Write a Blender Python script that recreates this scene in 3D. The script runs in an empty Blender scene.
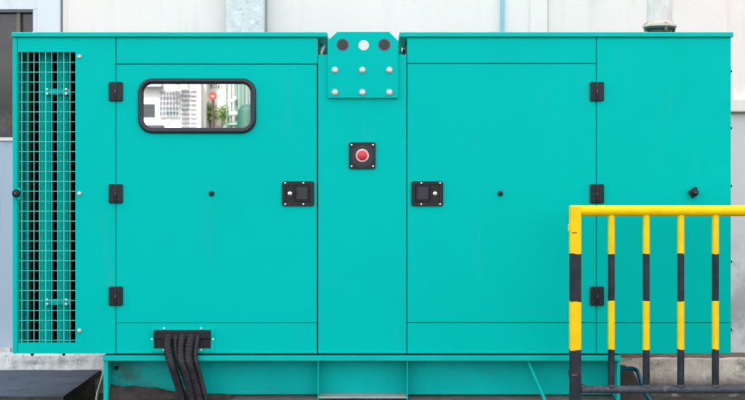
import bpy, bmesh, math, random
from mathutils import Vector, Matrix, noise
random.seed(7)
S = bpy.context.scene
COL = S.collection
# ---------------------------------------------------------------- camera
F = 1190.0; HZ = 175.0; CX = 372.5; CZ = 1.156      # focal length (photo pixels), horizon row, centre column, eye height
cd = bpy.data.cameras.new('camera'); cam = bpy.data.objects.new('camera', cd); COL.objects.link(cam)
cam.location = (0, 0, CZ); cam.rotation_euler = (math.radians(90), 0, 0)
cd.sensor_width = 36; cd.lens = F/745*36; cd.shift_y = -(200-HZ)/745; cd.clip_start = .05; cd.clip_end = 2000
S.camera = cam
# ---------------------------------------------------------------- sky, sun, exposure
SUN_EL = math.radians(52); SUN_AZ = math.radians(-18)   # behind the building: the machine stands in open shade, the far side of the yard is in the sun
W = bpy.data.worlds.new('World'); S.world = W; W.use_nodes = True
nt = W.node_tree; nt.nodes.clear()
sky = nt.nodes.new('ShaderNodeTexSky'); sky.sky_type = 'NISHITA'; sky.sun_disc = False
sky.sun_elevation = SUN_EL; sky.sun_rotation = SUN_AZ; sky.dust_density = 4; sky.air_density = 1.0; sky.ozone_density = 1
hs = nt.nodes.new('ShaderNodeHueSaturation'); hs.inputs['Saturation'].default_value = .08
bg = nt.nodes.new('ShaderNodeBackground'); bg.inputs['Strength'].default_value = .14
wo = nt.nodes.new('ShaderNodeOutputWorld')
nt.links.new(sky.outputs[0], hs.inputs['Color']); nt.links.new(hs.outputs[0], bg.inputs[0]); nt.links.new(bg.outputs[0], wo.inputs[0])
sl = bpy.data.lights.new('sun', 'SUN'); sl.energy = 2.2; sl.angle = math.radians(.6); sl.color = (1, .97, .93)
so = bpy.data.objects.new('sun', sl); COL.objects.link(so)
sd = Vector((math.sin(SUN_AZ)*math.cos(SUN_EL), math.cos(SUN_AZ)*math.cos(SUN_EL), math.sin(SUN_EL)))
so.rotation_euler = sd.to_track_quat('Z', 'Y').to_euler(); so.location = (0, -5, 8)
S.view_settings.view_transform = 'Standard'; S.view_settings.look = 'None'
S.view_settings.gamma = 1; S.view_settings.use_curve_mapping = False
S.view_settings.exposure = 2.36
S.render.engine = 'CYCLES'
# ---------------------------------------------------------------- helpers
def X(px, d=5.0): return (px-CX)*d/F
def Z(py, d=5.0): return CZ-(py-HZ)*d/F
PX = 5.0/F                                            # one photo pixel at the front of the machine

def mat(name, col, rough=.5, metal=0, var=0, scale=6, bump=0, bscale=60, spec=.5, coat=0, stain=None, emit=None):
    """Procedural paint: base colour, broad tone variation, fine bump, optional stains (colour, scale, lo, hi, stretch)."""
    m = bpy.data.materials.new(name); m.use_nodes = True
    n = m.node_tree.nodes; l = m.node_tree.links; p = n['Principled BSDF']
    p.inputs['Base Color'].default_value = (*col, 1); p.inputs['Roughness'].default_value = rough
    p.inputs['Metallic'].default_value = metal; p.inputs['Specular IOR Level'].default_value = spec
    p.inputs['Coat Weight'].default_value = coat; p.inputs['Coat Roughness'].default_value = .12
    tc = n.new('ShaderNodeTexCoord'); cur = None
    if var:
        t = n.new('ShaderNodeTexNoise'); t.inputs['Scale'].default_value = scale; t.inputs['Detail'].default_value = 6
        l.new(tc.outputs['Object'], t.inputs['Vector'])
        r = n.new('ShaderNodeMapRange'); r.inputs[1].default_value = .3; r.inputs[2].default_value = .7
        r.inputs[3].default_value = 1-var; r.inputs[4].default_value = 1+var
        l.new(t.outputs['Fac'], r.inputs[0])
        v = n.new('ShaderNodeVectorMath'); v.operation = 'SCALE'; v.inputs[0].default_value = col
        l.new(r.outputs[0], v.inputs['Scale']); cur = v.outputs[0]
        l.new(cur, p.inputs['Base Color'])
        r2 = n.new('ShaderNodeMapRange'); r2.inputs[1].default_value = .3; r2.inputs[2].default_value = .7
        r2.inputs[3].default_value = max(.03, rough-.08); r2.inputs[4].default_value = min(1, rough+.08)
        l.new(t.outputs['Fac'], r2.inputs[0]); l.new(r2.outputs[0], p.inputs['Roughness'])
    for s in (stain or []):
        sc, scl, lo, hi, stretch, rng = s
        mp = n.new('ShaderNodeMapping'); mp.inputs['Scale'].default_value = stretch
        l.new(tc.outputs['Object'], mp.inputs[0])
        t = n.new('ShaderNodeTexNoise'); t.inputs['Scale'].default_value = scl; t.inputs['Detail'].default_value = 9
        t.inputs['Roughness'].default_value = .65; l.new(mp.outputs[0], t.inputs['Vector'])
        r = n.new('ShaderNodeMapRange'); r.inputs[1].default_value = lo; r.inputs[2].default_value = hi
        r.interpolation_type = 'SMOOTHSTEP'
        l.new(t.outputs['Fac'], r.inputs[0]); fac = r.outputs[0]
        if rng:                                        # keep the stain between two world positions on an axis (0 x, 2 z)
            ax, a, b, mx = rng
            sp = n.new('ShaderNodeSeparateXYZ'); l.new(tc.outputs['Object'], sp.inputs[0])
            q = n.new('ShaderNodeMapRange'); q.inputs[1].default_value = a; q.inputs[2].default_value = b
            q.inputs[3].default_value = 0; q.inputs[4].default_value = mx
            l.new(sp.outputs[ax], q.inputs[0])
            mu = n.new('ShaderNodeMath'); mu.operation = 'MULTIPLY'; l.new(fac, mu.inputs[0]); l.new(q.outputs[0], mu.inputs[1]); fac = mu.outputs[0]
        mx_ = n.new('ShaderNodeMix'); mx_.data_type = 'RGBA'
        l.new(fac, mx_.inputs['Factor'])
        if cur: l.new(cur, mx_.inputs['A'])
        else: mx_.inputs['A'].default_value = (*col, 1)
        mx_.inputs['B'].default_value = (*sc, 1); cur = mx_.outputs['Result']; l.new(cur, p.inputs['Base Color'])
    if bump:
        t = n.new('ShaderNodeTexNoise'); t.inputs['Scale'].default_value = bscale; t.inputs['Detail'].default_value = 5
        l.new(tc.outputs['Object'], t.inputs['Vector'])
        b = n.new('ShaderNodeBump'); b.inputs['Strength'].default_value = 1; b.inputs['Distance'].default_value = bump
        l.new(t.outputs['Fac'], b.inputs['Height']); l.new(b.outputs[0], p.inputs['Normal'])
    return m

one = (1, 1, 1)
TEAL = (.0, .458, .415)
M = {}
M['teal'] = mat('teal_paint', TEAL, .42, spec=.025, var=.025, scale=2.2, bump=.00035, bscale=9,
                stain=[((.02, .38, .34), 5, .58, .8, (3, 1, .35), None), ((.05, .22, .19), 45, .70, .76, one, None)])
M['teal_light'] = mat('teal_steel', (.0, .44, .40), .38, spec=.10, var=.05, scale=9, bump=.0003, bscale=40)
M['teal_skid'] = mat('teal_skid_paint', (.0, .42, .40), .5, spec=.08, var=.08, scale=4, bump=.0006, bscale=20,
                stain=[((.02, .20, .19), 4, .56, .8, (.6, 1, 2), None), ((.05, .045, .04), 3.5, .42, .66, (1, 1, 1.4), (0, -.75, -1.15, .95)), ((.2, .18, .15), 70, .70, .76, one, None)])  # middle layer darkens the web towards its left end
M['teal_wire'] = mat('teal_wire', (.05, .54, .47), .4)
M['seal'] = mat('rubber_seal', (.006, .035, .034), .8)
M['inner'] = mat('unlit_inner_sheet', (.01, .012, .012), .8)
M['black'] = mat('black_plastic', (.009, .011, .015), .42, spec=.3, var=.2, scale=40, bump=.0002, bscale=300)
M['black_soft'] = mat('black_rubber', (.016, .020, .029), .36, spec=.4, var=.12, scale=20, bump=.0002, bscale=120)
M['black_deep'] = mat('black_recess', (.008, .008, .009), .7)
M['conduit'] = mat('black_conduit', (.020, .019, .024), .45, var=.3, scale=30, stain=[((.08, .07, .065), 25, .62, .75, one, None)])
M['screw'] = mat('zinc_screw', (.75, .76, .76), .3, 1)
M['bolt'] = mat('galvanised_bolt', (.66, .70, .68), .45, .5, var=.1, scale=80)
M['screw_dull'] = mat('dull_washer', (.36, .40, .40), .5, .5)
M['chrome'] = mat('bright_steel', (.78, .78, .78), .2, 1)
M['red'] = mat('red_button', (.62, .03, .045), .35, var=.15, scale=90)
M['pink'] = mat('pale_collar', (.72, .45, .42), .5, var=.1, scale=80)
M['plug'] = mat('grey_plug', (.10, .10, .13), .6, var=.15, scale=60)
M['steel'] = mat('weathered_zinc', (.66, .605, .595), .5, .1, var=.12, scale=14, bump=.0004, bscale=50,
                 stain=[((.50, .47, .44), 14, .5, .7, (2, 2, .6), None)])
M['pocket'] = mat('worn_pocket_plate', (.30, .38, .37), .7, var=.15, scale=20)
M['flange'] = mat('rusty_flange', (.60, .54, .47), .6, .1, var=.15, scale=30, stain=[((.22, .13, .09), 22, .56, .68, one, None)])
M['soot'] = mat('sooty_steel', (.05, .06, .06), .6, .3)
M['pane'] = mat('mirror_glass', (.50, .505, .50), .014, 1)
def wallm(name, col, base_hi, **k):
    return mat(name, col, .75, var=.02, scale=3, bump=.0012, bscale=45,
        stain=[((.66, .64, .61), 2.2, .50, .78, (3, 1, .25), None),
               ((.34, .33, .32), 9, .53, .62, (1.3, 1, .8), base_hi), ((.30, .30, .32), 3.5, .40, .60, one, base_hi)])
M['wall'] = wallm('cream_wall_paint', (.80, .737, .722), (2, .95, .35, .75))
M['wall_grey'] = wallm('pale_grey_paint', (.66, .635, .655), (2, .95, .35, .85))
M['wall_blue'] = mat('bluish_white_paint', (.66, .70, .76), .6, var=.02, scale=4, bump=.0006, bscale=40,
        stain=[((.50, .52, .55), 3, .52, .78, (2, 1, .5), None)])
M['panel_blue'] = mat('blue_grey_panel', (.43, .52, .65), .6, var=.03, scale=4, bump=.0006, bscale=40, stain=[((.36, .43, .52), 3, .5, .78, (2, 1, .5), None)])
M['line'] = mat('joint_sealant', (.30, .33, .38), .8)
M['rustline'] = mat('rusty_joint', (.50, .38, .28), .8, var=.2, scale=12)
M['galv'] = mat('galvanised_duct', (.61, .615, .645), .55, .0, var=.05, scale=12, bump=.0006, bscale=60,
        stain=[((.47, .48, .52), 45, .48, .66, (.6, 1, 1.4), None), ((.72, .73, .76), 22, .5, .64, one, None), ((.20, .21, .22), 80, .68, .73, one, None)])
M['bluepipe'] = mat('light_blue_pipe', (.22, .52, .68), .45, var=.06, scale=20)
M['curb'] = mat('stained_concrete', (.60, .53, .46), .85, var=.2, scale=7, bump=.004, bscale=28,
        stain=[((.10, .075, .055), 9, .50, .74, (.6, 1, 1.2), None), ((.10, .085, .07), 30, .60, .68, one, None), ((.74, .73, .71), 14, .55, .7, one, None), ((.07, .058, .05), 12, .25, .50, one, (2, .125, .05, .95))])
M['curb_white'] = mat('whitewashed_concrete', (.74, .75, .76), .85, var=.08, scale=9, bump=.005, bscale=30,
        stain=[((.45, .43, .42), 10, .50, .66, (.6, 1, 1.6), None), ((.25, .25, .26), 28, .60, .68, one, None)])
M['slab'] = mat('dark_slate_slab', (.082, .104, .142), .7, spec=.2, var=.22, scale=5, bump=.003, bscale=40,
        stain=[((.12, .14, .175), 4, .45, .75, (.5, 1.2, 1), None), ((.06, .065, .08), 9, .5, .75, one, None), ((.22, .22, .23), 90, .68, .74, one, None)])
M['slab_side'] = mat('slab_edge', (.05, .045, .04), .85, var=.3, scale=14, bump=.003, bscale=50)
M['ground'] = mat('dark_ground', (.085, .075, .065), .9, var=.3, scale=4, bump=.006, bscale=30,
        stain=[((.20, .18, .16), 40, .60, .70, one, None), ((.03, .027, .024), 6, .5, .65, one, None)])
M['plinth'] = mat('dirty_plinth', (.09, .085, .08), .9, var=.3, scale=12, bump=.003, bscale=40)
M['glass_dark'] = mat('dark_window_glass', (.045, .04, .045), .12, 0, var=.4, scale=6,
        stain=[((.10, .08, .065), 14, .55, .68, one, None)])
M['mullion'] = mat('brown_mullion', (.17, .14, .12), .6, var=.2, scale=20)  # a brown reflection on the bar, put into its base colour
M['frame_grey'] = mat('grey_window_frame', (.20, .21, .23), .5)
M['hose_blue'] = mat('blue_hose', (.01, .17, .27), .5, var=.15, scale=30)
M['hose_pale'] = mat('pale_green_hose', (.52, .58, .42), .6, var=.15, scale=30)
M['tan'] = mat('tan_trim', (.55, .43, .28), .7)

# banded barrier paint: yellow and black bands along the height, ragged edges, chips
def banded(name, cuts):
    m = bpy.data.materials.new(name); m.use_nodes = True
    n = m.node_tree.nodes; l = m.node_tree.links; p = n['Principled BSDF']
    tc = n.new('ShaderNodeTexCoord'); sp = n.new('ShaderNodeSeparateXYZ'); l.new(tc.outputs['Object'], sp.inputs[0])
    t = n.new('ShaderNodeTexNoise'); t.inputs['Scale'].default_value = 26; t.inputs['Detail'].default_value = 5
    l.new(tc.outputs['Object'], t.inputs['Vector'])
    ms = n.new('ShaderNodeMath'); ms.operation = 'MULTIPLY_ADD'; ms.inputs[1].default_value = .016; l.new(t.outputs['Fac'], ms.inputs[0]); l.new(sp.outputs[2], ms.inputs[2])
    acc = None
    for i, c in enumerate(cuts):                       # black where an odd number of cuts lies above z
        g = n.new('ShaderNodeMath'); g.operation = 'LESS_THAN'; g.inputs[1].default_value = c+.008; l.new(ms.outputs[0], g.inputs[0])
        if acc is None: acc = g.outputs[0]
        else:
            a = n.new('ShaderNodeMath'); a.operation = 'ADD' if i % 2 == 0 else 'SUBTRACT'; l.new(acc, a.inputs[0]); l.new(g.outputs[0], a.inputs[1]); acc = a.outputs[0]
    # tone variation of yellow, with rust chips
    t2 = n.new('ShaderNodeTexNoise'); t2.inputs['Scale'].default_value = 18; t2.inputs['Detail'].default_value = 7; l.new(tc.outputs['Object'], t2.inputs['Vector'])
    cy = n.new('ShaderNodeValToRGB'); l.new(t2.outputs['Fac'], cy.inputs[0])
    cy.color_ramp.elements[0].position = .3; cy.color_ramp.elements[0].color = (.82, .50, .0, 1)
    cy.color_ramp.elements[1].position = .7; cy.color_ramp.elements[1].color = (.86, .60, .0, 1)
    ck = n.new('ShaderNodeValToRGB'); l.new(t2.outputs['Fac'], ck.inputs[0])
    ck.color_ramp.elements[0].position = .3; ck.color_ramp.elements[0].color = (.012, .018, .027, 1)
    ck.color_ramp.elements[1].position = .68; ck.color_ramp.elements[1].color = (.030, .036, .048, 1)
    mx = n.new('ShaderNodeMix'); mx.data_type = 'RGBA'; l.new(acc, mx.inputs['Factor']); l.new(cy.outputs[0], mx.inputs['A']); l.new(ck.outputs[0], mx.inputs['B'])
    t3 = n.new('ShaderNodeTexNoise'); t3.inputs['Scale'].default_value = 55; t3.inputs['Detail'].default_value = 6; l.new(tc.outputs['Object'], t3.inputs['Vector'])
    r3 = n.new('ShaderNodeMapRange'); r3.inputs[1].default_value = .70; r3.inputs[2].default_value = .74; l.new(t3.outputs['Fac'], r3.inputs[0])
    m2 = n.new('ShaderNodeMix'); m2.data_type = 'RGBA'; l.new(r3.outputs[0], m2.inputs['Factor']); l.new(mx.outputs['Result'], m2.inputs['A']); m2.inputs['B'].default_value = (.22, .12, .06, 1)
    l.new(m2.outputs['Result'], p.inputs['Base Color']); p.inputs['Roughness'].default_value = .4; p.inputs['Specular IOR Level'].default_value = .2
    b = n.new('ShaderNodeBump'); b.inputs['Distance'].default_value = .0012; l.new(t2.outputs['Fac'], b.inputs['Height']); l.new(b.outputs[0], p.inputs['Normal'])
    return m

# ---- mesh builder: collects shapes, each with its material slot, and links them as ONE object
class MB:
    def __init__(s): s.v = []; s.f = []; s.m = []; s.sm = []; s.mats = []
    def slot(s, m):
        if m not in s.mats: s.mats.append(m)
        return s.mats.index(m)
    def add(s, vs, fs, m, smooth=False):
        k = len(s.v); s.v += [tuple(v) for v in vs]; i = s.slot(m)
        for f in fs: s.f.append(tuple(k+a for a in f)); s.m.append(i); s.sm.append(smooth)
    def bm(s, b, m, smooth=False):
        b.verts.index_update(); s.add([v.co for v in b.verts], [[v.index for v in f.verts] for f in b.faces], m, smooth); b.free()
    def box(s, x0, x1, y0, y1, z0, z1, m, bev=0, seg=2):
        if x0 > x1: x0, x1 = x1, x0
        if z0 > z1: z0, z1 = z1, z0
        b = bmesh.new(); bmesh.ops.create_cube(b, size=1)
        for v in b.verts: v.co = Vector(((x0+x1)/2+v.co.x*(x1-x0), (y0+y1)/2+v.co.y*(y1-y0), (z0+z1)/2+v.co.z*(z1-z0)))
        if bev: bmesh.ops.bevel(b, geom=b.edges[:]+b.verts[:], offset=bev, segments=seg, profile=.5, affect='EDGES', clamp_overlap=True)
        s.bm(b, m); return s
    def prism(s, out, y0, y1, m, bev=0, holes=()):
        """outline in (x, z), front at y0, back at y1; chamfered front edge; holes are outlines too"""
        n = len(out)
        if not holes:
            cx = sum(p[0] for p in out)/n; cz = sum(p[1] for p in out)/n
            ins = []
            for i, (x, z) in enumerate(out):
                a = Vector(out[i-1]); c = Vector(out[(i+1) % n]); t = (c-a).normalized(); nn = Vector((-t.y, t.x))
                if nn.dot(Vector((cx-x, cz-z))) < 0: nn = -nn
                ins.append((x+nn.x*bev, z+nn.y*bev))
            vs = [(x, y0, z) for x, z in ins]+[(x, y0+bev, z) for x, z in out]+[(x, y1, z) for x, z in out]
            fs = [tuple(range(n))]+[(i, (i+1) % n, n+(i+1) % n, n+i) for i in range(n)]+[(n+i, n+(i+1) % n, 2*n+(i+1) % n, 2*n+i) for i in range(n)]+[tuple(range(3*n-1, 2*n-1, -1))]
            s.add(vs, fs, m)
        else:
            b = bmesh.new(); loops = [out]+list(holes); eds = []
            for lp in loops:
                vv = [b.verts.new((x, y0, z)) for x, z in lp]
                eds += [b.edges.new((vv[i], vv[(i+1) % len(vv)])) for i in range(len(vv))]
            bmesh.ops.triangle_fill(b, use_beauty=True, use_dissolve=False, edges=eds)
            r = bmesh.ops.extrude_face_region(b, geom=b.faces[:])
            bmesh.ops.translate(b, verts=[g for g in r['geom'] if isinstance(g, bmesh.types.BMVert)], vec=(0, y1-y0, 0))
            bmesh.ops.recalc_face_normals(b, faces=b.faces[:]); s.bm(b, m)
        return s
    def lathe(s, c, prof, m, n=20, axis='y', smooth=True):
        """prof: (offset along axis, radius)"""
        vs = []; fs = []
        for o, r in prof:
            for k in range(n):
                a = 2*math.pi*k/n; u, w = r*math.cos(a), r*math.sin(a)
                vs.append((c[0]+u, c[1]+o, c[2]+w) if axis == 'y' else (c[0]+u, c[1]+w, c[2]+o) if axis == 'z' else (c[0]+o, c[1]+u, c[2]+w))
        for j in range(len(prof)-1):
            for k in range(n): fs.append((j*n+k, j*n+(k+1) % n, (j+1)*n+(k+1) % n, (j+1)*n+k))
        fs.append(tuple(range(n))); fs.append(tuple(range(len(vs)-1, len(vs)-n-1, -1)))
        s.add(vs, fs, m, smooth); return s
    def tube(s, pts, r, m, n=10, smooth=True):
        pts = [Vector(p) for p in pts]; rs = r if isinstance(r, (list, tuple)) else [r]*len(pts)
        vs = []; fs = []; up = None
        for i, p in enumerate(pts):
            t = (pts[min(i+1, len(pts)-1)]-pts[max(i-1, 0)]).normalized()
            if up is None:
                up = t.cross(Vector((0, 1, 0)) if abs(t.y) < .9 else Vector((1, 0, 0))).normalized()
            up = (up-t*up.dot(t)).normalized(); q = t.cross(up)
            for k in range(n):
                a = 2*math.pi*k/n; vs.append(p+(up*math.cos(a)+q*math.sin(a))*rs[i])
        for j in range(len(pts)-1):
            for k in range(n): fs.append((j*n+k, j*n+(k+1) % n, (j+1)*n+(k+1) % n, (j+1)*n+k))
        fs.append(tuple(range(n))); fs.append(tuple(range(len(vs)-1, len(vs)-n-1, -1)))
        s.add(vs, fs, m, smooth); return s
    def build(s, name, parent=None, loc=None):
        me = bpy.data.meshes.new(name)
        o = Vector(loc) if loc is not None else Vector((0, 0, 0))
        me.from_pydata([tuple(Vector(v)-o) for v in s.v], [], s.f); me.update()
        for m in s.mats: me.materials.append(m)
        me.polygons.foreach_set('material_index', s.m); me.polygons.foreach_set('use_smooth', s.sm); me.update()
        b = bmesh.new(); b.from_mesh(me); bmesh.ops.recalc_face_normals(b, faces=b.faces[:]); b.to_mesh(me); b.free()
        if any(s.sm): me.set_sharp_from_angle(angle=math.radians(40))
        ob = bpy.data.objects.new(name, me); COL.objects.link(ob); ob.location = o
        if parent is not None:
            ob.parent = parent; ob.matrix_parent_inverse = Matrix.Translation(-wloc(parent))
        return ob
def wloc(o):
    v = Vector(o.location)
    while o.parent is not None:
        v = v+o.matrix_parent_inverse.translation + Vector(o.parent.location); o = o.parent
    return v
def thing(name, label, cat, loc=(0, 0, 0), group=None):
    o = bpy.data.objects.new(name, None); COL.objects.link(o); o.location = loc; o.empty_display_size = .1
    o['label'] = label; o['category'] = cat
    if group: o['group'] = group
    return o
def tag(o, label, cat, group=None):
    o['label'] = label; o['category'] = cat
    if group: o['group'] = group
    return o
def struct(o, kind='structure'): o['kind'] = kind; return o
def rrect(x0, x1, z0, z1, r, n=7):
    pts = []
    for cx, cz, a0 in ((x1-r, z1-r, 0), (x0+r, z1-r, 90), (x0+r, z0+r, 180), (x1-r, z0+r, 270)):
        for k in range(n+1):
            a = math.radians(a0+90*k/n); pts.append((cx+r*math.cos(a), cz+r*math.sin(a)))
    return pts
def circ(cx, cz, r, n=28): return [(cx+r*math.cos(2*math.pi*k/n), cz+r*math.sin(2*math.pi*k/n)) for k in range(n)]
def smoothpath(pts, n=12):
    pts = [Vector(p) for p in pts]; P = [pts[0]*2-pts[1]]+pts+[pts[-1]*2-pts[-2]]; out = []
    for i in range(1, len(P)-2):
        for k in range(n):
            t = k/n; a, b, c, d = P[i-1:i+3]
            out.append(.5*((2*b)+(c-a)*t+(2*a-5*b+4*c-d)*t*t+(3*b-a-3*c+d)*t**3))
    return out+[pts[-1]]

# ================================================================ SETTING
def grid(x0, x1, y0, y1, nx, ny, z, amp=0, sc=3):
    vs = [((x0+(x1-x0)*i/nx), (y0+(y1-y0)*j/ny), 0) for j in range(ny+1) for i in range(nx+1)]
    vs = [(x, y, z+amp*noise.noise(Vector((x*sc, y*sc, 0)))) for x, y, _ in vs]
    fs = [(j*(nx+1)+i, j*(nx+1)+i+1, (j+1)*(nx+1)+i+1, (j+1)*(nx+1)+i) for j in range(ny) for i in range(nx)]
    return vs, fs
b = MB(); b.add(*grid(-300, 300, -300, 300, 4, 4, 0), M['ground']); struct(b.build('ground'))
M['yard'] = mat('yard_concrete', (.10, .10, .10), .85, var=.12, scale=1.5, bump=.002, bscale=30, stain=[((.07, .07, .07), 2, .5, .7, one, None)])
b = MB(); b.box(-14, 14, -27, 2.5, -.02, .012, M['yard']); struct(b.build('yard_paving'))

# ---- the wall behind the machine (front plane at WD)
WD = 6.4
def wx(px): return X(px, WD)
def wz(py): return Z(py, WD)
HT = 9.0  # wall height, raised out of view so it shades the machine
wall = thing('rear_wall', 'white plastered building wall with vertical joints standing behind the teal generator', 'wall', (0, WD, 0))
b = MB(); b.box(wx(68), wx(530), WD, WD+.25, 0, HT, M['wall']); b.build('wall_panel', wall)
b = MB(); b.box(wx(548.5), wx(727), WD+.01, WD+.25, 0, HT, M['wall']); b.box(wx(530), wx(547.3), WD-.015, WD+.25, 0, HT, M['wall'], .004)
b.box(wx(547.3), wx(548.5), WD+.012, WD+.2, 0, HT, M['rustline']); b.build('wall_panel', wall)
b = MB(); b.box(wx(727), wx(3300), WD+.03, WD+.25, wz(107), HT, M['wall']); b.build('upper_wall_panel', wall)
b = MB(); b.box(wx(727), wx(3300), WD+.02, WD+.25, 0, wz(113), M['wall_grey']); b.build('lower_wall_panel', wall)
b = MB(); b.box(wx(727.5), wx(3300), WD-.03, WD+.25, wz(112), wz(99), M['wall'], .006)
b.box(wx(727.8), wx(3300), WD+.012, WD+.2, wz(114), wz(112), M['rustline'], 0); b.build('ledge', wall)
b = MB(); b.box(wx(38), wx(60.6), WD-.02, WD+.25, 0, HT, M['wall_blue'], .004); b.build('pilaster', wall)
b = MB(); b.box(wx(60.6), wx(62.2), WD+.03, WD+.2, 0, HT, M['line']); b.box(wx(62.2), wx(68), WD+.005, WD+.25, 0, HT, M['wall'], .003); b.build('joint_strip', wall)
# the window bay and the panel under it on the far left
bay = MB(); x0, x1 = wx(-2600), wx(38)
bay.box(x0, x1, WD-.005, WD+.25, wz(9.5), HT, M['wall_blue'], .003)
bay.box(wx(33.2), x1, WD-.005, WD+.25, wz(137), wz(9.5), M['wall_blue'], .003)
bay.box(x0, x1, WD-.0, WD+.25, 0, wz(139), M['panel_blue'])
bay.box(x0, x1, WD-.012, WD+.02, wz(141), wz(137.5), M['wall'], .003)
bay.box(x0, wx(11), WD-.015, WD+.02, wz(354), wz(347.5), M['wall'], .003)
bay.build('window_bay', wall)
b = MB(); b.box(x0, wx(33.2), WD+.06, WD+.08, wz(137.5), wz(9.5), M['glass_dark']); win = b.build('window', wall)
b = MB(); b.box(x0, wx(33.2), WD+.01, WD+.06, wz(11.5), wz(9.5), M['frame_grey']); b.box(wx(32), wx(33.2), WD+.01, WD+.06, wz(137), wz(11.5), M['frame_grey'])
b.box(wx(14.5), wx(18.5), WD+.03, WD+.06, wz(137), wz(11.5), M['mullion'], .003); b.box(wx(30), wx(32), WD+.035, WD+.06, wz(137), wz(120), M['tan'])
b.build('window_frame', win)

# footings along the foot of the wall
def rough_box(b, x0, x1, y0, y1, z0, z1, m, nx=60, amp=.006, seed=0, mt=None):
    """a cast block whose front face and top edge wander a little"""
    prof = [(y0, z0), (y0, z0+(z1-z0)*.35), (y0, z0+(z1-z0)*.7), (y0+.004, z1-.006), (y0+.02, z1), (y1, z1), (y1, z0)]
    vs = []; fs = []; n = len(prof)
    for i in range(nx+1):
        x = x0+(x1-x0)*i/nx
        for j, (y, z) in enumerate(prof):
            q = noise.noise(Vector((x*7+seed, j*1.7, seed)))*amp+noise.noise(Vector((x*31+seed, j*1.7, seed)))*amp*.5
            vs.append((x, y+(q if j < 5 else 0), z+(q if 3 <= j <= 4 else 0)))
    tf = []
    for i in range(nx):
        for j in range(n): (tf if (mt and j == 4) else fs).append((i*n+j, i*n+(j+1) % n, (i+1)*n+(j+1) % n, (i+1)*n+j))
    fs.append(tuple(range(n))); fs.append(tuple(range(nx*n+n-1, nx*n-1, -1)))
    b.add(vs, fs, m)
    if tf: b.add(vs, tf, mt)
M['silt'] = mat('brown_silt', (.16, .12, .09), .95, var=.4, scale=20)
b = MB(); rough_box(b, X(600, 6.22), X(1150, 6.22), 6.2, 6.4, 0, Z(358.3, 6.2), M['curb'], 160, mt=M['silt'])
tag(b.build('concrete_footing', loc=(1.6, 6.3, 0)), 'stained beige concrete footing along the wall foot behind the barrier', 'footing')
b = MB(); rough_box(b, X(-420, 6.3), X(150, 6.3), 6.3, 6.4, 0, Z(354.5, 6.3), M['curb_white'], 200, .008, 5)
tag(b.build('concrete_footing', loc=(-2, 6.3, 0)), 'whitewashed rough concrete footing behind the dark grey slab', 'footing')
# the raised slab at the lower left
sz = Z(370, 6.3)
b = MB(); vs = []; fs = []; nx, ny = 70, 14; xl, xr = -3.4, -1.44
for j in range(ny+1):
    for i in range(nx+1):
        x = xl+(xr-xl)*i/nx; y = 5.545+.755*j/ny
        if j == 0: y += .012*noise.noise(Vector((x*9, 0, 0)))+.006*noise.noise(Vector((x*40, 0, 0)))
        vs.append((x, y, sz+.003*noise.noise(Vector((x*5, y*5, 1)))))
fs = [(j*(nx+1)+i, j*(nx+1)+i+1, (j+1)*(nx+1)+i+1, (j+1)*(nx+1)+i) for j in range(ny) for i in range(nx)]
b.add(vs, fs, M['slab'])
k = nx+1
ring = [i for i in range(nx+1)]+[j*k+nx for j in range(1, ny+1)]+[ny*k+i for i in range(nx-1, -1, -1)]+[j*k for j in range(ny-1, 0, -1)]
top = [vs[i] for i in ring]; n = len(ring)
low = [(x, y, z-.032) for x, y, z in top]; ins = [(x-(.03 if x > xl+.01 else 0), y+(.02 if y < 6 else 0), z) for x, y, z in low]
b.add(top+low, [(i, (i+1) % n, n+(i+1) % n, n+i) for i in range(n)], M['slab_side'])
b.add(low+ins, [(i, (i+1) % n, n+(i+1) % n, n+i) for i in range(n)], M['slab_side'])
b.add(ins+[(x, y, .0) for x, y, z in ins], [(i, (i+1) % n, n+(i+1) % n, n+i) for i in range(n)], M['plinth'])
tag(b.build('concrete_slab', loc=(-2.4, 5.95, 0)), 'dark slate-grey slab on the ground at lower left by the white footing', 'slab')

# galvanised duct, light-blue pipe
b = MB(); b.box(wx(229), wx(266), WD-.13, WD-.005, 0, HT, M['galv'], .004)
b.box(wx(228), wx(229), WD-.06, WD-.005, 0, HT, M['line']); b.box(wx(266), wx(267.4), WD-.06, WD-.005, 0, HT, M['line'])
tag(b.build('wall_duct', loc=(wx(247), WD-.05, 0)), 'mottled galvanised rectangular duct rising up the white wall', 'duct')
pd = thing('wall_pipe', 'thin light-blue pipe running vertically up the white wall', 'pipe', (wx(502), WD-.02, 0))
b = MB(); b.tube([(wx(502.2), WD-.014, 0), (wx(502.2), WD-.014, HT)], .0105, M['bluepipe'], 12); b.build('pipe', pd)
for z in (.5, 1.6, 2.25, 3.0):
    b = MB(); b.box(wx(499), wx(505.5), WD-.028, WD, z, z+.02, M['steel'], .002); b.build('clamp', pd)

# ================================================================ GENERATOR
FD = 5.0; BD = 6.12
gen = thing('diesel_generator', 'large teal enclosed generator set with two doors and a mirrored window', 'generator', (0, 5.5, Z(398)))
def panel(name, x0, y0, x1, y1, parent=gen, d=FD, th=.022, m='teal', bev=.0022, extra=None):
    b = MB(); b.box(X(x0), X(x1), d, d+th, Z(y1), Z(y0), M[m], bev, 2)
    if extra: extra(b)
    return b.build(name, parent)
g = .42                                               # half joint width in photo pixels
core = .024
TOPZ = Z(34.5); BOTZ = Z(353.2)
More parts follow.
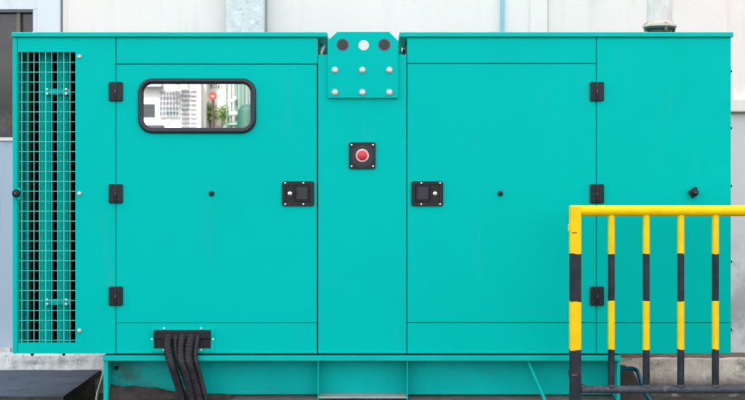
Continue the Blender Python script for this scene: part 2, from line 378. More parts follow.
# housing: dark inner boxes behind the outer sheets, side sheets, back sheet
def shell(name, xa, xb, zt):
    b = MB()
    b.box(X(xa), X(xb), FD+core, FD+core+.006, BOTZ+.004, zt-.004, M['seal'])
    return b.build(name, gen)
shell('frame_backing', 77, 317.6, TOPZ); shell('frame_backing', 408, 730, TOPZ); shell('frame_backing', 317.8, 407.5, Z(55))
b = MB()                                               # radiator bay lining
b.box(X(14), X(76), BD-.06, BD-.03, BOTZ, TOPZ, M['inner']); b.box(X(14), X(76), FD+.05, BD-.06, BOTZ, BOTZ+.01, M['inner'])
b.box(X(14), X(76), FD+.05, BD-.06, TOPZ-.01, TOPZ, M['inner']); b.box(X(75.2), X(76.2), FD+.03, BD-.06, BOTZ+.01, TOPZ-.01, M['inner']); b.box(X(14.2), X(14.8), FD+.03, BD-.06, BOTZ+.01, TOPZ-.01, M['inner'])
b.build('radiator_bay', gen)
b = MB(); b.box(X(12.6), X(13.8), FD+.02, BD, BOTZ, TOPZ, M['teal']); b.build('end_panel', gen)
b = MB(); b.box(X(730.2), X(731.2), FD+.004, BD, BOTZ, TOPZ, M['teal'])
for py in (71, 128, 186, 262, 330): b.lathe((X(731.2), FD+.012, Z(py)), [(0, .005), (.006, .005)], M['black'], 10, 'x')
b.build('end_panel', gen)
b = MB(); b.box(X(14), X(317), BD-.02, BD, BOTZ, TOPZ, M['teal']); b.box(X(318), X(407), BD-.02, BD, BOTZ, Z(55), M['teal']); b.box(X(408), X(730), BD-.02, BD, BOTZ, TOPZ, M['teal']); b.build('back_panel', gen)
b = MB(); b.box(X(14), X(730), FD+.03, BD-.02, BOTZ+.0, BOTZ+.008, M['teal']); b.build('floor_panel', gen)
# the two cheeks of the open trough between the roofs, and its floor
b = MB(); b.box(X(317), X(318), FD+.03, BD-.02, Z(56), TOPZ, M['seal']); b.build('trough_cheek', gen)
b = MB(); b.box(X(407.4), X(408.4), FD+.03, BD-.02, Z(56), TOPZ, M['seal']); b.build('trough_cheek', gen)
b = MB(); b.box(X(318), X(407.4), FD+.024, BD-.02, Z(56), Z(54.8), M['teal'], 0); b.build('trough_floor', gen)
# roof caps
for (xa, xb) in ((12, 327.4), (399.2, 733)):
    b = MB(); b.box(X(xa), X(xb), FD-.010, BD+.02, Z(37.2), Z(32.2), M['teal_light'], .004, 3)
    if xa == 12:
        [b.box(X(q), X(q+2.6), FD+.02, FD+.04, Z(32.2), Z(31), M['bolt'], .001) for q in (30.5, 99, 198, 314)]
    b.build('roof_cap', gen)
# fixed panels
panel('corner_post', 12.6, 37.8, 17.3, 353.6, d=FD-.003, bev=.004)
def grille_panel():
    xo0, xo1, zo0, zo1 = X(17.9), X(115.4), Z(353.6), Z(37.8)
    b = MB(); b.prism([(xo0, zo0), (xo1, zo0), (xo1, zo1), (xo0, zo1)], FD, FD+.022, M['teal'], 0, holes=[[(X(18.2), Z(343)), (X(75.3), Z(343)), (X(75.3), Z(52)), (X(18.2), Z(52))]])
    return b.build('louvre_panel', gen)
lp = grille_panel()
wm = M['teal_wire']
b = MB()
for px in (21.4, 27.6, 33.6, 39.0, 45.2, 51.3, 57.3, 63.4, 69.6):
    b.tube([(X(px), FD+.006, Z(343.5)), (X(px), FD+.006, Z(51.5))], .0017, wm, 8)
py = 62.0
while py < 342:
    b.tube([(X(17.6), FD+.0088, Z(py)), (X(75.8), FD+.0088, Z(py))], .0017, wm, 8); py += 9.95
b.build('wire_mesh', lp)
# vertical baffles behind the mesh
def baffle(x0, x1, d, ribs, name='baffle'):
    b = MB(); b.box(X(x0, d), X(x1, d), d, d+.05, Z(350), Z(45), M['teal'], .004)
    w = (x1-x0)/(ribs*2+1)
    for i in range(ribs):
        a = x0+w*(2*i+1); b.box(X(a, d), X(a+w, d), d-.007, d, Z(350), Z(45), M['teal'], .003)
    b.build(name, lp)
baffle(39.4, 50.2, FD+.085, 2); baffle(58.0, 68.6, FD+.085, 2)
baffle(17.0, 20.6, FD+.08, 1); baffle(22.4, 27.4, FD+.14, 2)
for yb in (90.5, 303.5):
    b = MB(); b.box(X(41), X(66), FD+.060, FD+.066, Z(yb+3), Z(yb-3), M['teal_light'], .001)
    for px in (43, 62.5):
        for dy in (-2.2, 2.2): b.lathe((X(px), FD+.060, Z(yb+dy)), [(-.006, .004), (-.005, .0062), (0, .0062)], M['bolt'], 8)
    b.build('cross_bracket', lp)
def bolt(px, py, r=2.5, parent=gen, d=FD, m='bolt', name='bolt'):
    b = MB(); R = r*PX
    b.lathe((X(px), d, Z(py)), [(-.0035, R*1.0), (-.0028, R*1.16), (0, R*1.18)], M['screw_dull'], 22)
    a = random.random()*1.05; hx = [(X(px)+R*.93*math.cos(a+k*math.pi/3), Z(py)+R*.93*math.sin(a+k*math.pi/3)) for k in range(6)]
    b.prism(hx, d-.0035-R*.5, d-.003, M[m], R*.16)
    b.lathe((X(px), d-.0035-R*.5, Z(py)), [(-.0012, R*.45), (0, R*.6)], M[m], 14)
    return b.build(name, parent)
for py in (56.5, 193.5, 330.5): bolt(79.5, py, 1.9, lp)
# left knob and its bracket
b = MB(); b.box(X(17.5), X(21), FD-.012, FD-.003, Z(199.5), Z(188), M['teal_light'], .002); b.build('knob_bracket', gen)
b = MB(); b.lathe((X(17.6), FD-.003, Z(193.3)), [(-.032, .008), (-.030, .014), (-.020, 4.1*PX), (-.012, 4.1*PX), (-.010, .011), (0, .009)], M['black'], 24)
b.lathe((X(17.6), FD-.035, Z(193.3)), [(-.001, .004), (.002, .0045)], M['plug'], 12); b.build('knob', gen)

# doors
def hinge(px, py, parent):
    b = MB(); w, h = 6.9*PX, 9.6*PX; x, z = X(px), Z(py)
    b.prism(rrect(x-w, x-.0016, z-h, z+h, .0055, 4), FD-.011, FD-.0005, M['black'], .003)
    b.prism(rrect(x+.0016, x+w, z-h, z+h, .0055, 4), FD-.011, FD-.0005, M['black'], .003)
    b.lathe((x, FD-.009, z-.94*h), [(0, .006), (.002, .0072), (1.86*h, .0072), (1.88*h, .006)], M['black_soft'], 16, 'z')
    b.box(x-.0022, x+.0022, FD-.0172, FD-.015, z-.0045, z+.0045, M['plug'], .0005)
    for sx in (-.6, .6):
        for q in (-.55, .55): b.lathe((x+sx*w, FD-.0115, z+q*h), [(-.001, .0025), (.001, .0032)], M['black_soft'], 8)
    return b.build('hinge', parent)
def latch(x0, x1, flip, parent):
    y0, y1 = 181.2, 206.2; b = MB()
    xa, xb, za, zb = X(x0), X(x1), Z(y1), Z(y0)
    ix0, ix1 = (X(x0+3.4), X(x1-4.2)) if not flip else (X(x0+3.6), X(x1-3.2)); iz0, iz1 = Z(y1-3.8), Z(y0+3.4)
    b.prism(rrect(xa, xb, za, zb, .010, 4), FD-.006, FD-.0005, M['black'], 0, holes=[rrect(ix0, ix1, iz0, iz1, .006, 3)])
    b.box(ix0-.002, ix1+.002, FD-.0015, FD-.0007, iz0-.002, iz1+.002, M['black_deep'])
    if not flip: px0, px1, kx = X(x0+13.5), X(x1-5.2), X(x0+8)
    else: px0, px1, kx = X(x0+4.6), X(x0+18.5), X(x1-8.3)
    # paddle: two stepped plates with a finger lip
    b.prism(rrect(px0, px1, Z(y1-4.8), Z(y0+4.6), .005, 4), FD-.0065, FD-.0014, M['black'], .002)
    b.prism(rrect(px0+.008, px1-.008, Z(y1-6.6), Z(y0+6.4), .004, 4), FD-.0085, FD-.0064, M['black_soft'], .0015)
    dv = px0-.007 if not flip else px1+.003
    b.box(dv, dv+.004, FD-.006, FD-.0014, iz0, iz1, M['black'])
    b.lathe((kx, FD-.0015, Z((y0+y1)/2)), [(-.007, .0065), (-.006, .0088), (0, .0095)], M['chrome'], 20)
    b.box(kx-.0012, kx+.0012, FD-.0092, FD-.0083, Z((y0+y1)/2)-.004, Z((y0+y1)/2)+.004, M['black_deep'])
    for sx in ((x0+3.3, x0+21.5) if not flip else (x0+10, x1-3.2)):
        for sy in (y0+1.8, y1-2.0): b.lathe((X(sx), FD-.006, Z(sy)), [(-.0018, .002), (-.0012, .0038), (0, .0044)], M['screw'], 12)
    return b.build('latch', parent)
# left door with the window opening
wx0, wx1, wz0, wz1 = X(138), X(256.3), Z(133.6), Z(78.2)
b = MB(); dx0, dx1, dz0, dz1 = X(116+g), X(317.2-g), Z(323-g), Z(64+g)
b.prism([(dx0, dz0), (dx1, dz0), (dx1, dz1), (dx0, dz1)], FD, FD+.022, M['teal'], 0, holes=[rrect(wx0+.012, wx1-.012, wz0+.012, wz1-.012, .045, 8)])
door1 = b.build('door', gen)
b = MB()
prof = [(.000, .0), (.0015, -.010), (.006, -.0145), (.012, -.0155), (.019, -.0135), (.0235, -.008), (.025, .0)]   # inset from outer edge, height
rings = []; R0 = 14.5*PX
for ins, hgt in prof:
    rings.append([(x, FD+hgt, z) for x, z in rrect(wx0+ins, wx1-ins, wz0+ins, wz1-ins, R0-ins, 9)])
n = len(rings[0]); vs = [p for r in rings for p in r]
fs = [(j*n+i, j*n+(i+1) % n, (j+1)*n+(i+1) % n, (j+1)*n+i) for j in range(len(rings)-1) for i in range(n)]
b.add(vs, fs, M['black_soft'], True); b.build('window_gasket', door1)
b = MB(); b.prism(rrect(wx0+.022, wx1-.022, wz0+.022, wz1-.022, R0-.022, 8), FD-.001, FD+.003, M['pane']); b.build('window_pane', door1)
for py in (91.6, 193.6, 296): hinge(116, py, door1)
latch(282, 314.3, False, door1)
def stud(px, py, parent):
    b = MB(); b.lathe((X(px), FD, Z(py)), [(-.011, .005), (-.009, .0095), (-.003, .0115), (0, .0115)], M['black'], 20)
    b.lathe((X(px), FD, Z(py)-.012), [(-.004, .003), (0, .004)], M['teal_light'], 10)
    b.build('door_stop', parent)
stud(211.6, 193.6, door1)
door2 = panel('door', 407+g, 63.6+g, 596.4-g, 323-g)
for py in (91.6, 193.6, 296): hinge(596.7, py, door2)
latch(411.2, 443.2, True, door2); stud(500.3, 193.4, door2)
# other panels
panel('top_panel', 116+g, 37.8, 317.6, 64-g); panel('top_panel', 407+g*.5, 37.8, 596.4-g, 63.6-g)
pb = panel('bottom_panel', 116+g, 323+.25, 317.2-g, 353.6); panel('bottom_panel', 407+g, 323+.25, 596.4-g, 353.6)
cc = panel('centre_panel', 318, 54.5, 406.4, 353.6, d=FD+.001)
panel('side_panel', 596.4+g, 37.8, 731, 323-.3); panel('lower_side_panel', 596.4+g, 323+.3, 731, 353.6)
# knob on right side panel
b = MB(); c = (X(693.3), FD, Z(192.4))
b.lathe(c, [(-.028, .006), (-.026, .012), (-.018, .0175), (-.010, .0175), (-.008, .010), (0, .010)], M['black'], 24)
for a in (180, 250, 75): b.lathe((c[0]+.016*math.cos(math.radians(a)), FD, c[2]+.016*math.sin(math.radians(a))), [(-.022, .006), (-.018, .009), (-.012, .009), (-.010, .005)], M['black'], 12)
b.lathe((c[0]+.003, FD-.028, c[2]), [(-.001, .0035), (.001, .004)], M['plug'], 10)
b.build('knob', gen)
# cable entry: frame, hooded opening, screws
b = MB(); b.prism([(X(151), Z(352)), (X(215), Z(352)), (X(215), Z(328)), (X(151), Z(328))], FD-.004, FD+.0005, M['teal'], .001); fr = b.build('cable_entry', gen)
b = MB(); b.box(X(154), X(211), FD-.0055, FD-.0038, Z(348.3), Z(330), M['black'], .0004)
b.box(X(154.2), X(210.8), FD-.020, FD-.0055, Z(338.6), Z(330.4), M['black'], .003)
b.box(X(164.5), X(202), FD-.0062, FD-.0052, Z(348), Z(339.5), M['black_deep']); b.build('hood', fr)
for (px, py) in ((164.3, 328.4), (201.2, 328.4), (152.2, 339.2), (213, 339.2), (164, 350), (201, 350)):
    b = MB(); b.lathe((X(px), FD-.004, Z(py)), [(-.003, .003), (-.0022, .0044), (0, .0048)], M['bolt'], 12); b.build('screw', fr)
# emergency stop
b = MB(); ex, ez = X(362.3), Z(155.6)
b.prism(rrect(X(349), X(375.6), Z(169), Z(142.3), .008, 4), FD-.007, FD+.0005, M['black'], 0, holes=[circ(ex, ez, 10.9*PX, 32)])
b.lathe((ex, FD-.008, ez), [(0, 10.9*PX), (-.003, 11.3*PX), (-.003, 12.3*PX), (0.001, 12.6*PX)], M['black_soft'], 36)
b.prism(circ(ex, ez, 11.1*PX, 32), FD+.0002, FD+.001, M['black_deep'])
for sx in (-10.7, 10.7):
    for sz_ in (-10.7, 10.7): b.lathe((ex+sx*PX, FD-.007, ez+sz_*PX), [(-.0015, .002), (-.001, .0036), (0, .004)], M['screw'], 10)
es = b.build('emergency_stop', gen)
b = MB(); b.lathe((ex, FD, ez), [(-.016, 4.8*PX), (-.017, 5.6*PX), (-.015, 6.5*PX), (-.002, 6.9*PX)], M['pink'], 28); b.build('button_collar', es)
b = MB(); b.lathe((ex, FD, ez), [(-.027, .003), (-.0265, .012), (-.024, 4.0*PX), (-.019, 4.7*PX), (-.014, 4.8*PX)], M['red'], 28)
b.box(ex-.009, ex+.009, FD-.0285, FD-.026, ez-.0022, ez+.0022, M['red'], .001); b.build('button', es)
# lifting bracket
LZ = [(X(328), Z(98)), (X(398), Z(98)), (X(398), Z(41)), (X(389), Z(32.2)), (X(337.5), Z(32.2)), (X(328), Z(40.5))]
b = MB(); b.prism(LZ, FD-.014, FD-.0005, M['teal'], 0, holes=[circ(X(363.7), Z(45.3), 5.3*PX)])
lb = b.build('lifting_bracket', gen)
for px in (342.7, 384.3):
    b = MB(); b.lathe((X(px), FD-.014, Z(45)), [(-.0008, 5.2*PX), (-.001, 6.2*PX), (-.0005, 6.35*PX), (0, 6.4*PX)], M['plug'], 30); b.lathe((X(px), FD-.0148, Z(45)), [(-.0012, .006), (-.0008, 4.9*PX), (0.0001, 5.1*PX)], M['black_soft'], 30); b.build('rubber_plug', lb)
for py in (70.3, 92.6):
    for px in (335, 362.4, 389.3): bolt(px, py, 2.85, lb, FD-.014)
# hidden steel fittings in the trough (seen in the gaps beside the bracket)
b = MB(); b.tube(smoothpath([(X(322, 5.3)-.010, 5.25, Z(56, 5.3)), (X(322, 5.3), 5.28, Z(48, 5.3)), (X(325, 5.3), 5.34, Z(40, 5.3)), (X(326, 5.3), 5.5, Z(40, 5.3))]), .012, M['steel'], 12); b.build('lifting_hook', gen)
b = MB(); b.box(X(403, 5.4), X(408, 5.4)+.01, 5.4, 5.46, Z(54.5, 5.4), Z(40, 5.4), M['black'], .002); b.tube([(X(402.6, 5.38), 5.38, Z(51, 5.38)), (X(402.6, 5.38), 5.38, Z(41, 5.38))], .0045, M['chrome'], 10)
for z in (42, 48): b.lathe((X(405, 5.38), 5.36, Z(z, 5.38)), [(0, .009), (.03, .009)], M['chrome'], 12)
b.build('latch_fitting', gen)
# feet nubs below the left overhang
for px in (31, 62.5):
    b = MB(); b.lathe((X(px), FD+.02, Z(356.3)), [(0, .006), (.012, .008)], M['black'], 10, 'z'); b.build('underside_bolt', gen)

# skid
sk0, sk1 = 103.5, 620
b = MB()
b.box(X(sk0), X(sk1), FD-.022, FD+.10, Z(360.2), Z(355.4), M['teal_light'], .002)          # top flange
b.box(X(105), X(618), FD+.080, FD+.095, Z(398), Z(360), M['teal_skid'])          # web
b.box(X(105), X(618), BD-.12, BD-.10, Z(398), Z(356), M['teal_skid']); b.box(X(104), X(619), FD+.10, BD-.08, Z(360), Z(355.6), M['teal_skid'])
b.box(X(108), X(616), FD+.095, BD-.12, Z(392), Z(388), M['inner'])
skid = b.build('skid_base', gen)
for (a, c_, yb) in ((104, 108.3, 401), (317.7, 318.9, 400), (406.6, 407.8, 400), (616.5, 619.6, 401)):
    b = MB(); b.box(X(a), X(c_), FD-.010, FD+.080, Z(yb), Z(360.2), M['teal_light' if a not in (104,) else 'teal_light'], .0012)
    if a in (104, 616.5): b.box(X(a)+.001, X(c_)-.001, FD+.08, BD-.1, Z(398), Z(360.2), M['teal_skid'])
    b.build('stiffener_plate', skid)
b = MB(); b.box(X(319), X(406.5), FD-.012, FD+.08, Z(398), Z(396.4), M['pocket'], .001)
b.box(X(319), X(406.5), FD+.072, FD+.08, Z(366), Z(364.5), M['teal_skid'], .001); b.build('lifting_pocket', skid)
b = MB(); b.tube([(X(528), FD+.012, Z(360.5)), (X(544.5), FD-.02, Z(400)), (X(548), FD-.03, Z(407))], .0068, M['teal_light'], 12); b.build('diagonal_stay', skid)
b = MB(); b.lathe((X(112.5), FD+.072, Z(371)), [(-.006, .006), (0, .009), (.01, .009)], M['black'], 10); b.build('earth_stud', skid)
# plinth under the skid
b = MB(); rough_box(b, X(104.5), X(618), FD+.0, BD-.05, .012, Z(399.2), M['plinth'], 120, .004, 3)
tag(b.build('concrete_plinth', loc=(0, 5.5, 0)), 'low dark dirty concrete plinth under the teal generator skid', 'plinth')

# exhaust
ex_d = 5.5
ept = thing('exhaust_pipe', 'weathered grey exhaust pipe with a rusty flange rising from the generator roof', 'exhaust pipe', (X(659.5, ex_d), ex_d, Z(32.2)))
cxp = X(659.6, ex_d); r = 12.6*ex_d/F
b = MB(); b.lathe((cxp, ex_d, Z(24, ex_d)), [(0, r), (.9, r), (1.4, r)], M['steel'], 40, 'z'); b.tube([(cxp-r*.62, ex_d-r*.80, Z(24, ex_d)), (cxp-r*.62, ex_d-r*.80, Z(24, ex_d)+1.4)], .0022, M['steel'], 8); b.build('pipe', ept)
b = MB(); zf = Z(27.6, ex_d); b.lathe((cxp, ex_d, zf), [(0, r*1.28), (.002, r*1.34), (.011, r*1.34), (.013, r*1.28), (.0131, r*1.12), (.026, r*1.04)], M['flange'], 40, 'z')
b.lathe((cxp, ex_d, zf-.009), [(0, r*1.24), (.0085, r*1.24)], M['soot'], 40, 'z')
for k in range(4):
    a = 2*math.pi*(k)/4+.18; b.lathe((cxp+r*1.2*math.cos(a), ex_d+r*1.2*math.sin(a), zf-.020), [(0, .007), (.036, .007)], M['silt'], 6, 'z', False)
b.build('flange', ept)
b = MB(); b.lathe((cxp, ex_d, Z(32.2)+.0), [(0, r*.98), (zf-.010-Z(32.2), r*.98)], M['soot'], 32, 'z'); b.build('collar', ept)

# power cables
grp = 'corrugated cables out of the cable entry'
cab = [(168.6, 4.1, [(168.6, 336, .0), (169.5, 345, -.03), (173.5, 358, -.045), (178.5, 374, -.04), (182.5, 388, -.03), (186, 404, -.03)], 'leftmost black corrugated cable, thick, hanging from the hooded cable entry'),
       (176.2, 2.6, [(176.2, 336, .0), (176.5, 345, -.018), (179.5, 357, -.026), (185, 372, -.02), (189.5, 388, -.01), (192, 404, -.01)], 'thin black corrugated cable, second from left under the hooded cable entry'),
       (183.5, 3.6, [(182.8, 336, .0), (182.6, 346, -.035), (184.5, 358, -.052), (189.5, 374, -.05), (192.5, 388, -.042), (196, 404, -.04)], 'middle black corrugated cable of the bundle under the cable entry'),
       (191.5, 4.3, [(192, 336, .0), (190.5, 346, -.03), (191, 358, -.042), (195, 374, -.035), (199, 388, -.03), (203, 404, -.03)], 'thick black corrugated cable, second from right under the cable entry'),
       (199, 2.7, [(198.2, 336, .0), (196.8, 346, -.018), (197.2, 358, -.024), (201.5, 374, -.02), (205, 388, -.02), (209, 404, -.02)], 'rightmost thin black corrugated cable falling clear of the generator skid')]
for i, (cx_, rad, pts, lab) in enumerate(cab):
    P = [(X(px), FD+dy-.010-(.018 if 350 < py else 0), Z(py)) for px, py, dy in pts]
    last = P[-1]; P.append((last[0]+.02, last[1]-.02, .15)); P.append((last[0]+.05, last[1]-.15, .03+.001*i)); P.append((last[0]+.12, last[1]-.5, .03))
    path = smoothpath(P, 10); L = [0]
    for a, c_ in zip(path, path[1:]): L.append(L[-1]+(c_-a).length)
    tot = L[-1]; fine = []; rs = []; stp = .0017; j = 0; q = 0
    while q < tot:
        while L[j+1] < q and j < len(L)-2: j += 1
        t = (q-L[j])/(L[j+1]-L[j]); fine.append(path[j].lerp(path[j+1], t)); rs.append(rad*PX*(1+.09*(1 if (int(q/stp) % 4) < 2 else -1))); q += stp
    b = MB(); b.tube(fine, rs, M['conduit'], 12)
    tag(b.build('power_cable', loc=(last[0], last[1], 0)), lab, 'cable', grp)

# small things around the skid
b = MB(); b.tube(smoothpath([(X(600, 5.9), 5.9, Z(369, 5.9)), (X(621, 5.9), 5.88, Z(368, 5.9)), (X(633, 5.9), 5.86, Z(368, 5.9)), (X(638, 5.85), 5.84, Z(374, 5.85)), (X(643.5, 5.8), 5.82, Z(387, 5.82)), (X(648, 5.8), 5.80, Z(398, 5.8)), (X(655, 5.8), 5.70, .03), (X(660, 5.8), 5.2, .018)]), .0105, M['hose_blue'], 14)
tag(b.build('water_hose', loc=(X(640, 5.8), 5.8, 0)), 'dark blue hose arching out from under the right end of the generator', 'hose')
b = MB(); zt = Z(371.5, 5.95)
b.prism([(X(596, 5.95), 0), (X(596, 5.95), zt), (X(633, 5.95), zt), (X(643, 5.95), Z(390, 5.95)), (X(646, 5.95), 0)], 5.92, 6.15, M['plinth'], .01)
tag(b.build('sump_block', loc=(X(620, 5.95), 6, 0)), 'dark concrete block with a sloped end under the arching blue hose', 'block')
b = MB(); b.tube(smoothpath([(X(103.8, 6.15), 6.15, Z(372, 6.15)), (X(101.5, 5.9), 5.9, Z(380, 5.9)), (X(98.5, 5.7), 5.7, Z(390, 5.7)), (X(96.5, 5.5), 5.5, Z(401, 5.5)), (X(95, 5.4), 5.4, .02), (X(80, 5.4), 5.1, .015)]), .006, M['hose_pale'], 10)
tag(b.build('drain_hose', loc=(X(99, 5.6), 5.6, 0)), 'thin pale green hose trailing beside the end of the dark slab', 'hose')
M['mound'] = mat('dark_mound', (.030, .026, .024), .95, var=.5, scale=30, bump=.004, bscale=60, stain=[((.13, .08, .06), 35, .62, .70, one, None)])  # near-black mound, added to fill the dark area at the skid's left
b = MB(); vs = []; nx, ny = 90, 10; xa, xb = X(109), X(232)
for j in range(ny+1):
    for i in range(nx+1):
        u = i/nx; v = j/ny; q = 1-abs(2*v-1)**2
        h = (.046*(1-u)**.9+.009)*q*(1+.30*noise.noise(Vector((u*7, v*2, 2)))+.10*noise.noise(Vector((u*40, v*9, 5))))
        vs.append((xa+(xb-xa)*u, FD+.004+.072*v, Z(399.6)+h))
b.add(vs, [(j*(nx+1)+i, j*(nx+1)+i+1, (j+1)*(nx+1)+i+1, (j+1)*(nx+1)+i) for j in range(ny) for i in range(nx)], M['mound'])
tag(b.build('skid_mound', loc=(X(160), FD+.04, Z(399.6))), 'dark lumpy mound against the skid left of the cables', 'mound')

# ================================================================ BARRIER
BFD = 4.72
def bx_(px): return X(px, BFD)
def bz_(py): return Z(py, BFD)
cuts = [bz_(253.5), bz_(301), bz_(349.5)]
M['band'] = banded('banded_barrier_paint', cuts)
M['faded'] = mat('faded_black_paint', (.045, .05, .066), .5, spec=.3, var=.25, scale=25, bump=.0008, bscale=40, stain=[((.12, .12, .135), 30, .55, .7, one, None), ((.16, .09, .05), 60, .68, .72, one, None)])
M['bark0'] = mat('rust_weld', (.16, .07, .03), .8, var=.3, scale=60)
bar = thing('safety_barrier', 'yellow and black banded tubular steel barrier in front of the generator', 'barrier', (bx_(575), BFD, 0))
px2 = 920; R_ = 5.4*BFD/F; ry = bz_(210.7)
def sq(b, x0, x1, z0, z1, w, m, bev=.007): b.box(x0, x1, BFD-w, BFD+w, z0, z1, m, bev, 4)
b = MB(); sq(b, bx_(569.6), bx_(580.8), 0.012, bz_(205.4), .0215, M['band'], .008)
b.box(bx_(568.2), bx_(569.8), BFD-.012, BFD+.004, bz_(231), bz_(224), M['band'], .002); b.box(bx_(568), bx_(571), BFD-.018, BFD-.002, bz_(375), bz_(369), M['band'], .003)
b.box(bx_(570.5), bx_(576), BFD-.0235, BFD-.0205, bz_(375), bz_(373.5), M['bark0'], .001)
b.box(bx_(571), bx_(576), BFD-.0225, BFD-.0205, bz_(233), bz_(232), M['bark0'], 0)
b.build('end_post', bar)
b = MB(); b.tube([(bx_(578), BFD, ry), (bx_(px2-6), BFD, ry)], R_, M['band'], 24); b.build('top_rail', bar)
b = MB(); sq(b, bx_(px2-6), bx_(px2+5), 0.012, bz_(205.4), .0215, M['band'], .008); b.build('end_post', bar)
b = MB(); b.tube([(bx_(581.1), BFD, bz_(389.6)), (bx_(px2-6), BFD, bz_(389.6))], 3.9*BFD/F, M['faded'], 20)
for px in (611.3, 646.2, 680.8, 715.4, 750, 784.6, 819.2, 853.8, 888.4, 581.5):   # weld beads
    b.lathe((bx_(px), BFD, bz_(386.4)), [(-.006, .0155), (0, .0175), (.008, .0142)], M['faded'], 14, 'z')
b.build('bottom_rail', bar)
for px in (611.3, 646.2, 680.8, 715.4, 750, 784.6, 819.2, 853.8, 888.4):
    b = MB(); b.tube([(bx_(px), BFD, bz_(386.2)), (bx_(px), BFD, bz_(300)), (bx_(px), BFD, bz_(215.0))], 3.45*BFD/F, M['band'], 18)
    b.build('baluster', bar)

# ================================================================ ACROSS THE YARD (seen mirrored in the door window)
TD = 36.0
def vx(px): return (px-CX)*TD/F
def vz(py): return CZ-(py-HZ)*TD/F
YB = 10-TD                                             # world y of the mirrored plane
def back(off=0): return YB+off*-1
M['bwhite'] = mat('white_facade', (.62, .60, .575), .8, var=.03, scale=.8)
M['bgrey'] = mat('grey_facade_trim', (.36, .38, .42), .8)
M['bdark'] = mat('dark_opening', (.035, .045, .055), .5)
M['shutter'] = mat('grey_shutter', (.17, .18, .21), .6)
M['leaf'] = mat('leaf', (.20, .30, .08), .6, var=.4, scale=3)
M['leaf_dark'] = mat('dark_leaf', (.10, .14, .06), .6, var=.4, scale=3)
M['twig'] = mat('dark_twig_leaf', (.05, .06, .03), .7)  # near-black olive leaves of the bough above the sign
M['bark'] = mat('bark', (.07, .045, .03), .9)
M['tankgreen'] = mat('dull_teal_tank', (.012, .085, .06), .6)
M['signred'] = mat('sign_red', (.30, .03, .03), .5)
M['signwhite'] = mat('sign_white', (.8, .8, .8), .5)
M['tgreen'] = mat('pale_green_paint', (.13, .25, .20), .5)
def Bx(b, x0, x1, y0, y1, m, off, th=.15, bev=0): b.box(vx(x0), vx(x1), YB+off-th, YB+off, vz(y1), vz(y0), m, bev)
bl = thing('white_building', 'white building with slatted shutters mirrored in the left door window', 'building', (vx(180), YB-2, 0))
b = MB(); b.box(vx(60), vx(206), YB-6, YB, 0, 6.2, M['bwhite']); b.build('wall', bl)
b = MB(); Bx(b, 139, 163, 83, 87, M['bgrey'], .25, .3); b.build('canopy', bl)
b = MB(); Bx(b, 134, 155, 104, 117, M['bdark'], .02, .06); b.build('window', bl)
b = MB()
for k in range(7):
    Bx(b, 160+k*3.2, 160.7+k*3.2, 91, 117, M['bgrey'], .08, .05)
for k in range(6): Bx(b, 160, 180, 91+k*5, 91.7+k*5, M['bgrey'], .085, .05)
b.build('window_grid', bl)
b = MB(); Bx(b, 166, 177.5, 108.5, 115.5, M['tgreen'], .03, .02); Bx(b, 167, 171, 119, 124, M['pink'], .03, .02); b.build('window', bl)
for k in range(9):
    b = MB(); y = 90+k*4.5; Bx(b, 181.5, 189.5, y, y+2, M['shutter'], .05, .04); Bx(b, 190.5, 197, y+.2, y+1.3, M['bgrey'], .05, .04); b.build('shutter_slat', bl)
b = MB(); Bx(b, 198.5, 202.5, 78, 133, M['bwhite'], .35, .4); b.build('column', bl)
b = MB(); Bx(b, 202.5, 330, 60, 133, M['bwhite'], -.75, .3); b.box(vx(202.5), vx(330), YB-1.05, YB-.75, 0, vz(133.2), M['bwhite']); b.build('rear_wall', bl)
b = MB(); Bx(b, 136, 166, 125.5, 131, M['bdark'], .6, .4, .03); Bx(b, 136, 190, 131, 190, M['bgrey'], .6, .4); 
tag(b.build('low_wall', loc=(vx(150), YB+.4, 0)), 'low grey wall with a dark coping at the foot of the mirrored building', 'wall')
sg = thing('round_sign', 'round red sign on a brown pole mirrored in the door window', 'sign', (vx(218), YB+1.2, 0))
TD_s = TD-1.2
b = MB(); b.lathe((vx(218.3), YB+1.16, 0), [(0, .035), (vz(95), .035)], M['bark'], 10, 'z'); b.build('pole', sg)
b = MB(); b.lathe((vx(218), YB+1.2, vz(98.7)), [(0, .115), (.02, .115)], M['signred'], 28); 
b.box(vx(216.6), vx(219.4), YB+1.22, YB+1.225, vz(99.4), vz(98.2), M['pink']); b.build('sign_face', sg)
def foliage(b, c, rad, n, size, m1, m2):
    for i in range(n):
        v = Vector((random.gauss(0, .5), random.gauss(0, .5), random.gauss(0, .5)))
        if v.length > 1.15: continue
        p = Vector((c[0]+v.x*rad[0], c[1]+v.y*rad[1], c[2]+v.z*rad[2]))
        a = Vector((random.gauss(0, 1), random.gauss(0, 1), random.gauss(0, 1))).normalized(); q = a.orthogonal().normalized(); s_ = size*random.uniform(.6, 1.3)
        b.add([p-a*s_, p+q*s_*.45, p+a*s_, p-q*s_*.45], [(0, 1, 2, 3)], m1 if random.random() < .6 else m2)
sh = thing('leafy_shrub', 'bright green shrub beside the sign pole mirrored in the door window', 'shrub', (vx(212), YB-.3, 0))
b = MB(); foliage(b, (vx(208), YB-.4, vz(113)), (.28, .3, .30), 420, .06, M['leaf'], M['leaf_dark']); foliage(b, (vx(222), YB-.4, vz(115)), (.20, .3, .3), 300, .06, M['leaf'], M['leaf']); b.build('crown', sh)
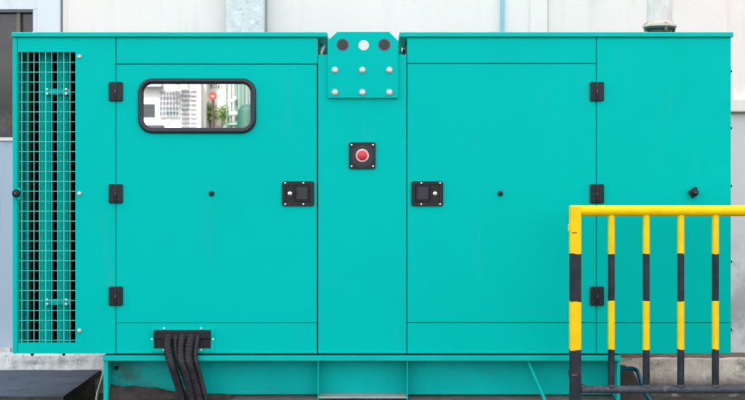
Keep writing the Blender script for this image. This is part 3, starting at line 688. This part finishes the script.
b = MB(); b.tube([(vx(212), YB-.4, 0), (vx(210), YB-.4, 1.4), (vx(208), YB-.4, vz(115))], [.05, .04, .02], M['bark'], 8); b.tube([(vx(211), YB-.4, 1.2), (vx(222), YB-.4, vz(118))], [.03, .015], M['bark'], 8); b.build('trunk', sh)
tr = thing('shade_tree', 'tree with dark leafy boughs above the mirrored sign in the door window', 'tree', (vx(262), YB-1, 0))
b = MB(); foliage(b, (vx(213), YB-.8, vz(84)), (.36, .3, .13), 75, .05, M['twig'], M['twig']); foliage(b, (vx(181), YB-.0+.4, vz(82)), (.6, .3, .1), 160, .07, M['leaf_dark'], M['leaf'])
foliage(b, (vx(262), YB-1, vz(50)), (.9, .8, .8), 900, .11, M['leaf'], M['leaf_dark']); b.build('crown', tr)
b = MB(); b.tube([(vx(264), YB-1, 0), (vx(260), YB-1, 2.5), (vx(240), YB-1, 4.2), (vx(215), YB-.8, 4.3)], [.14, .11, .07, .03], M['bark'], 10); b.build('trunk', tr)
tk = thing('pipe_rack', 'pale green pipework and teal tank mirrored at the right of the door window', 'pipework', (vx(240), YB+.5, 0))
b = MB()
for px, r_ in ((226, .03), (236, .045), (239.6, .045), (243, .045), (247.5, .04), (251.5, .04)): b.tube([(vx(px), YB-.2, 0), (vx(px), YB-.2, 5)], r_, M['tgreen'], 10)
b.tube([(vx(231.3), YB-.1, 0), (vx(231.3), YB-.1, 5)], .022, M['leaf_dark'], 8); b.build('upright_pipe', tk)
b = MB(); b.tube([(vx(228), YB-.05, vz(101)), (vx(233), YB-.05, vz(101)), (vx(236), YB-.05, vz(97))], .05, M['signwhite'], 10); b.build('cross_pipe', tk); b = MB(); b.tube([(vx(229), YB-.05, vz(113.5)), (vx(237), YB-.05, vz(113.5))], .055, M['signwhite'], 10); b.build('cross_pipe', tk); b = MB()
b.tube([(vx(228), YB-.05, vz(124.5)), (vx(237), YB-.05, vz(124.5))], .05, M['tgreen'], 10); b.build('cross_pipe', tk)
b = MB(); b.lathe((vx(248), YB+.2, 0), [(0, .30), (vz(112), .30), (vz(107), .22), (vz(105), .10)], M['tankgreen'], 28, 'z'); b.build('tank', tk)
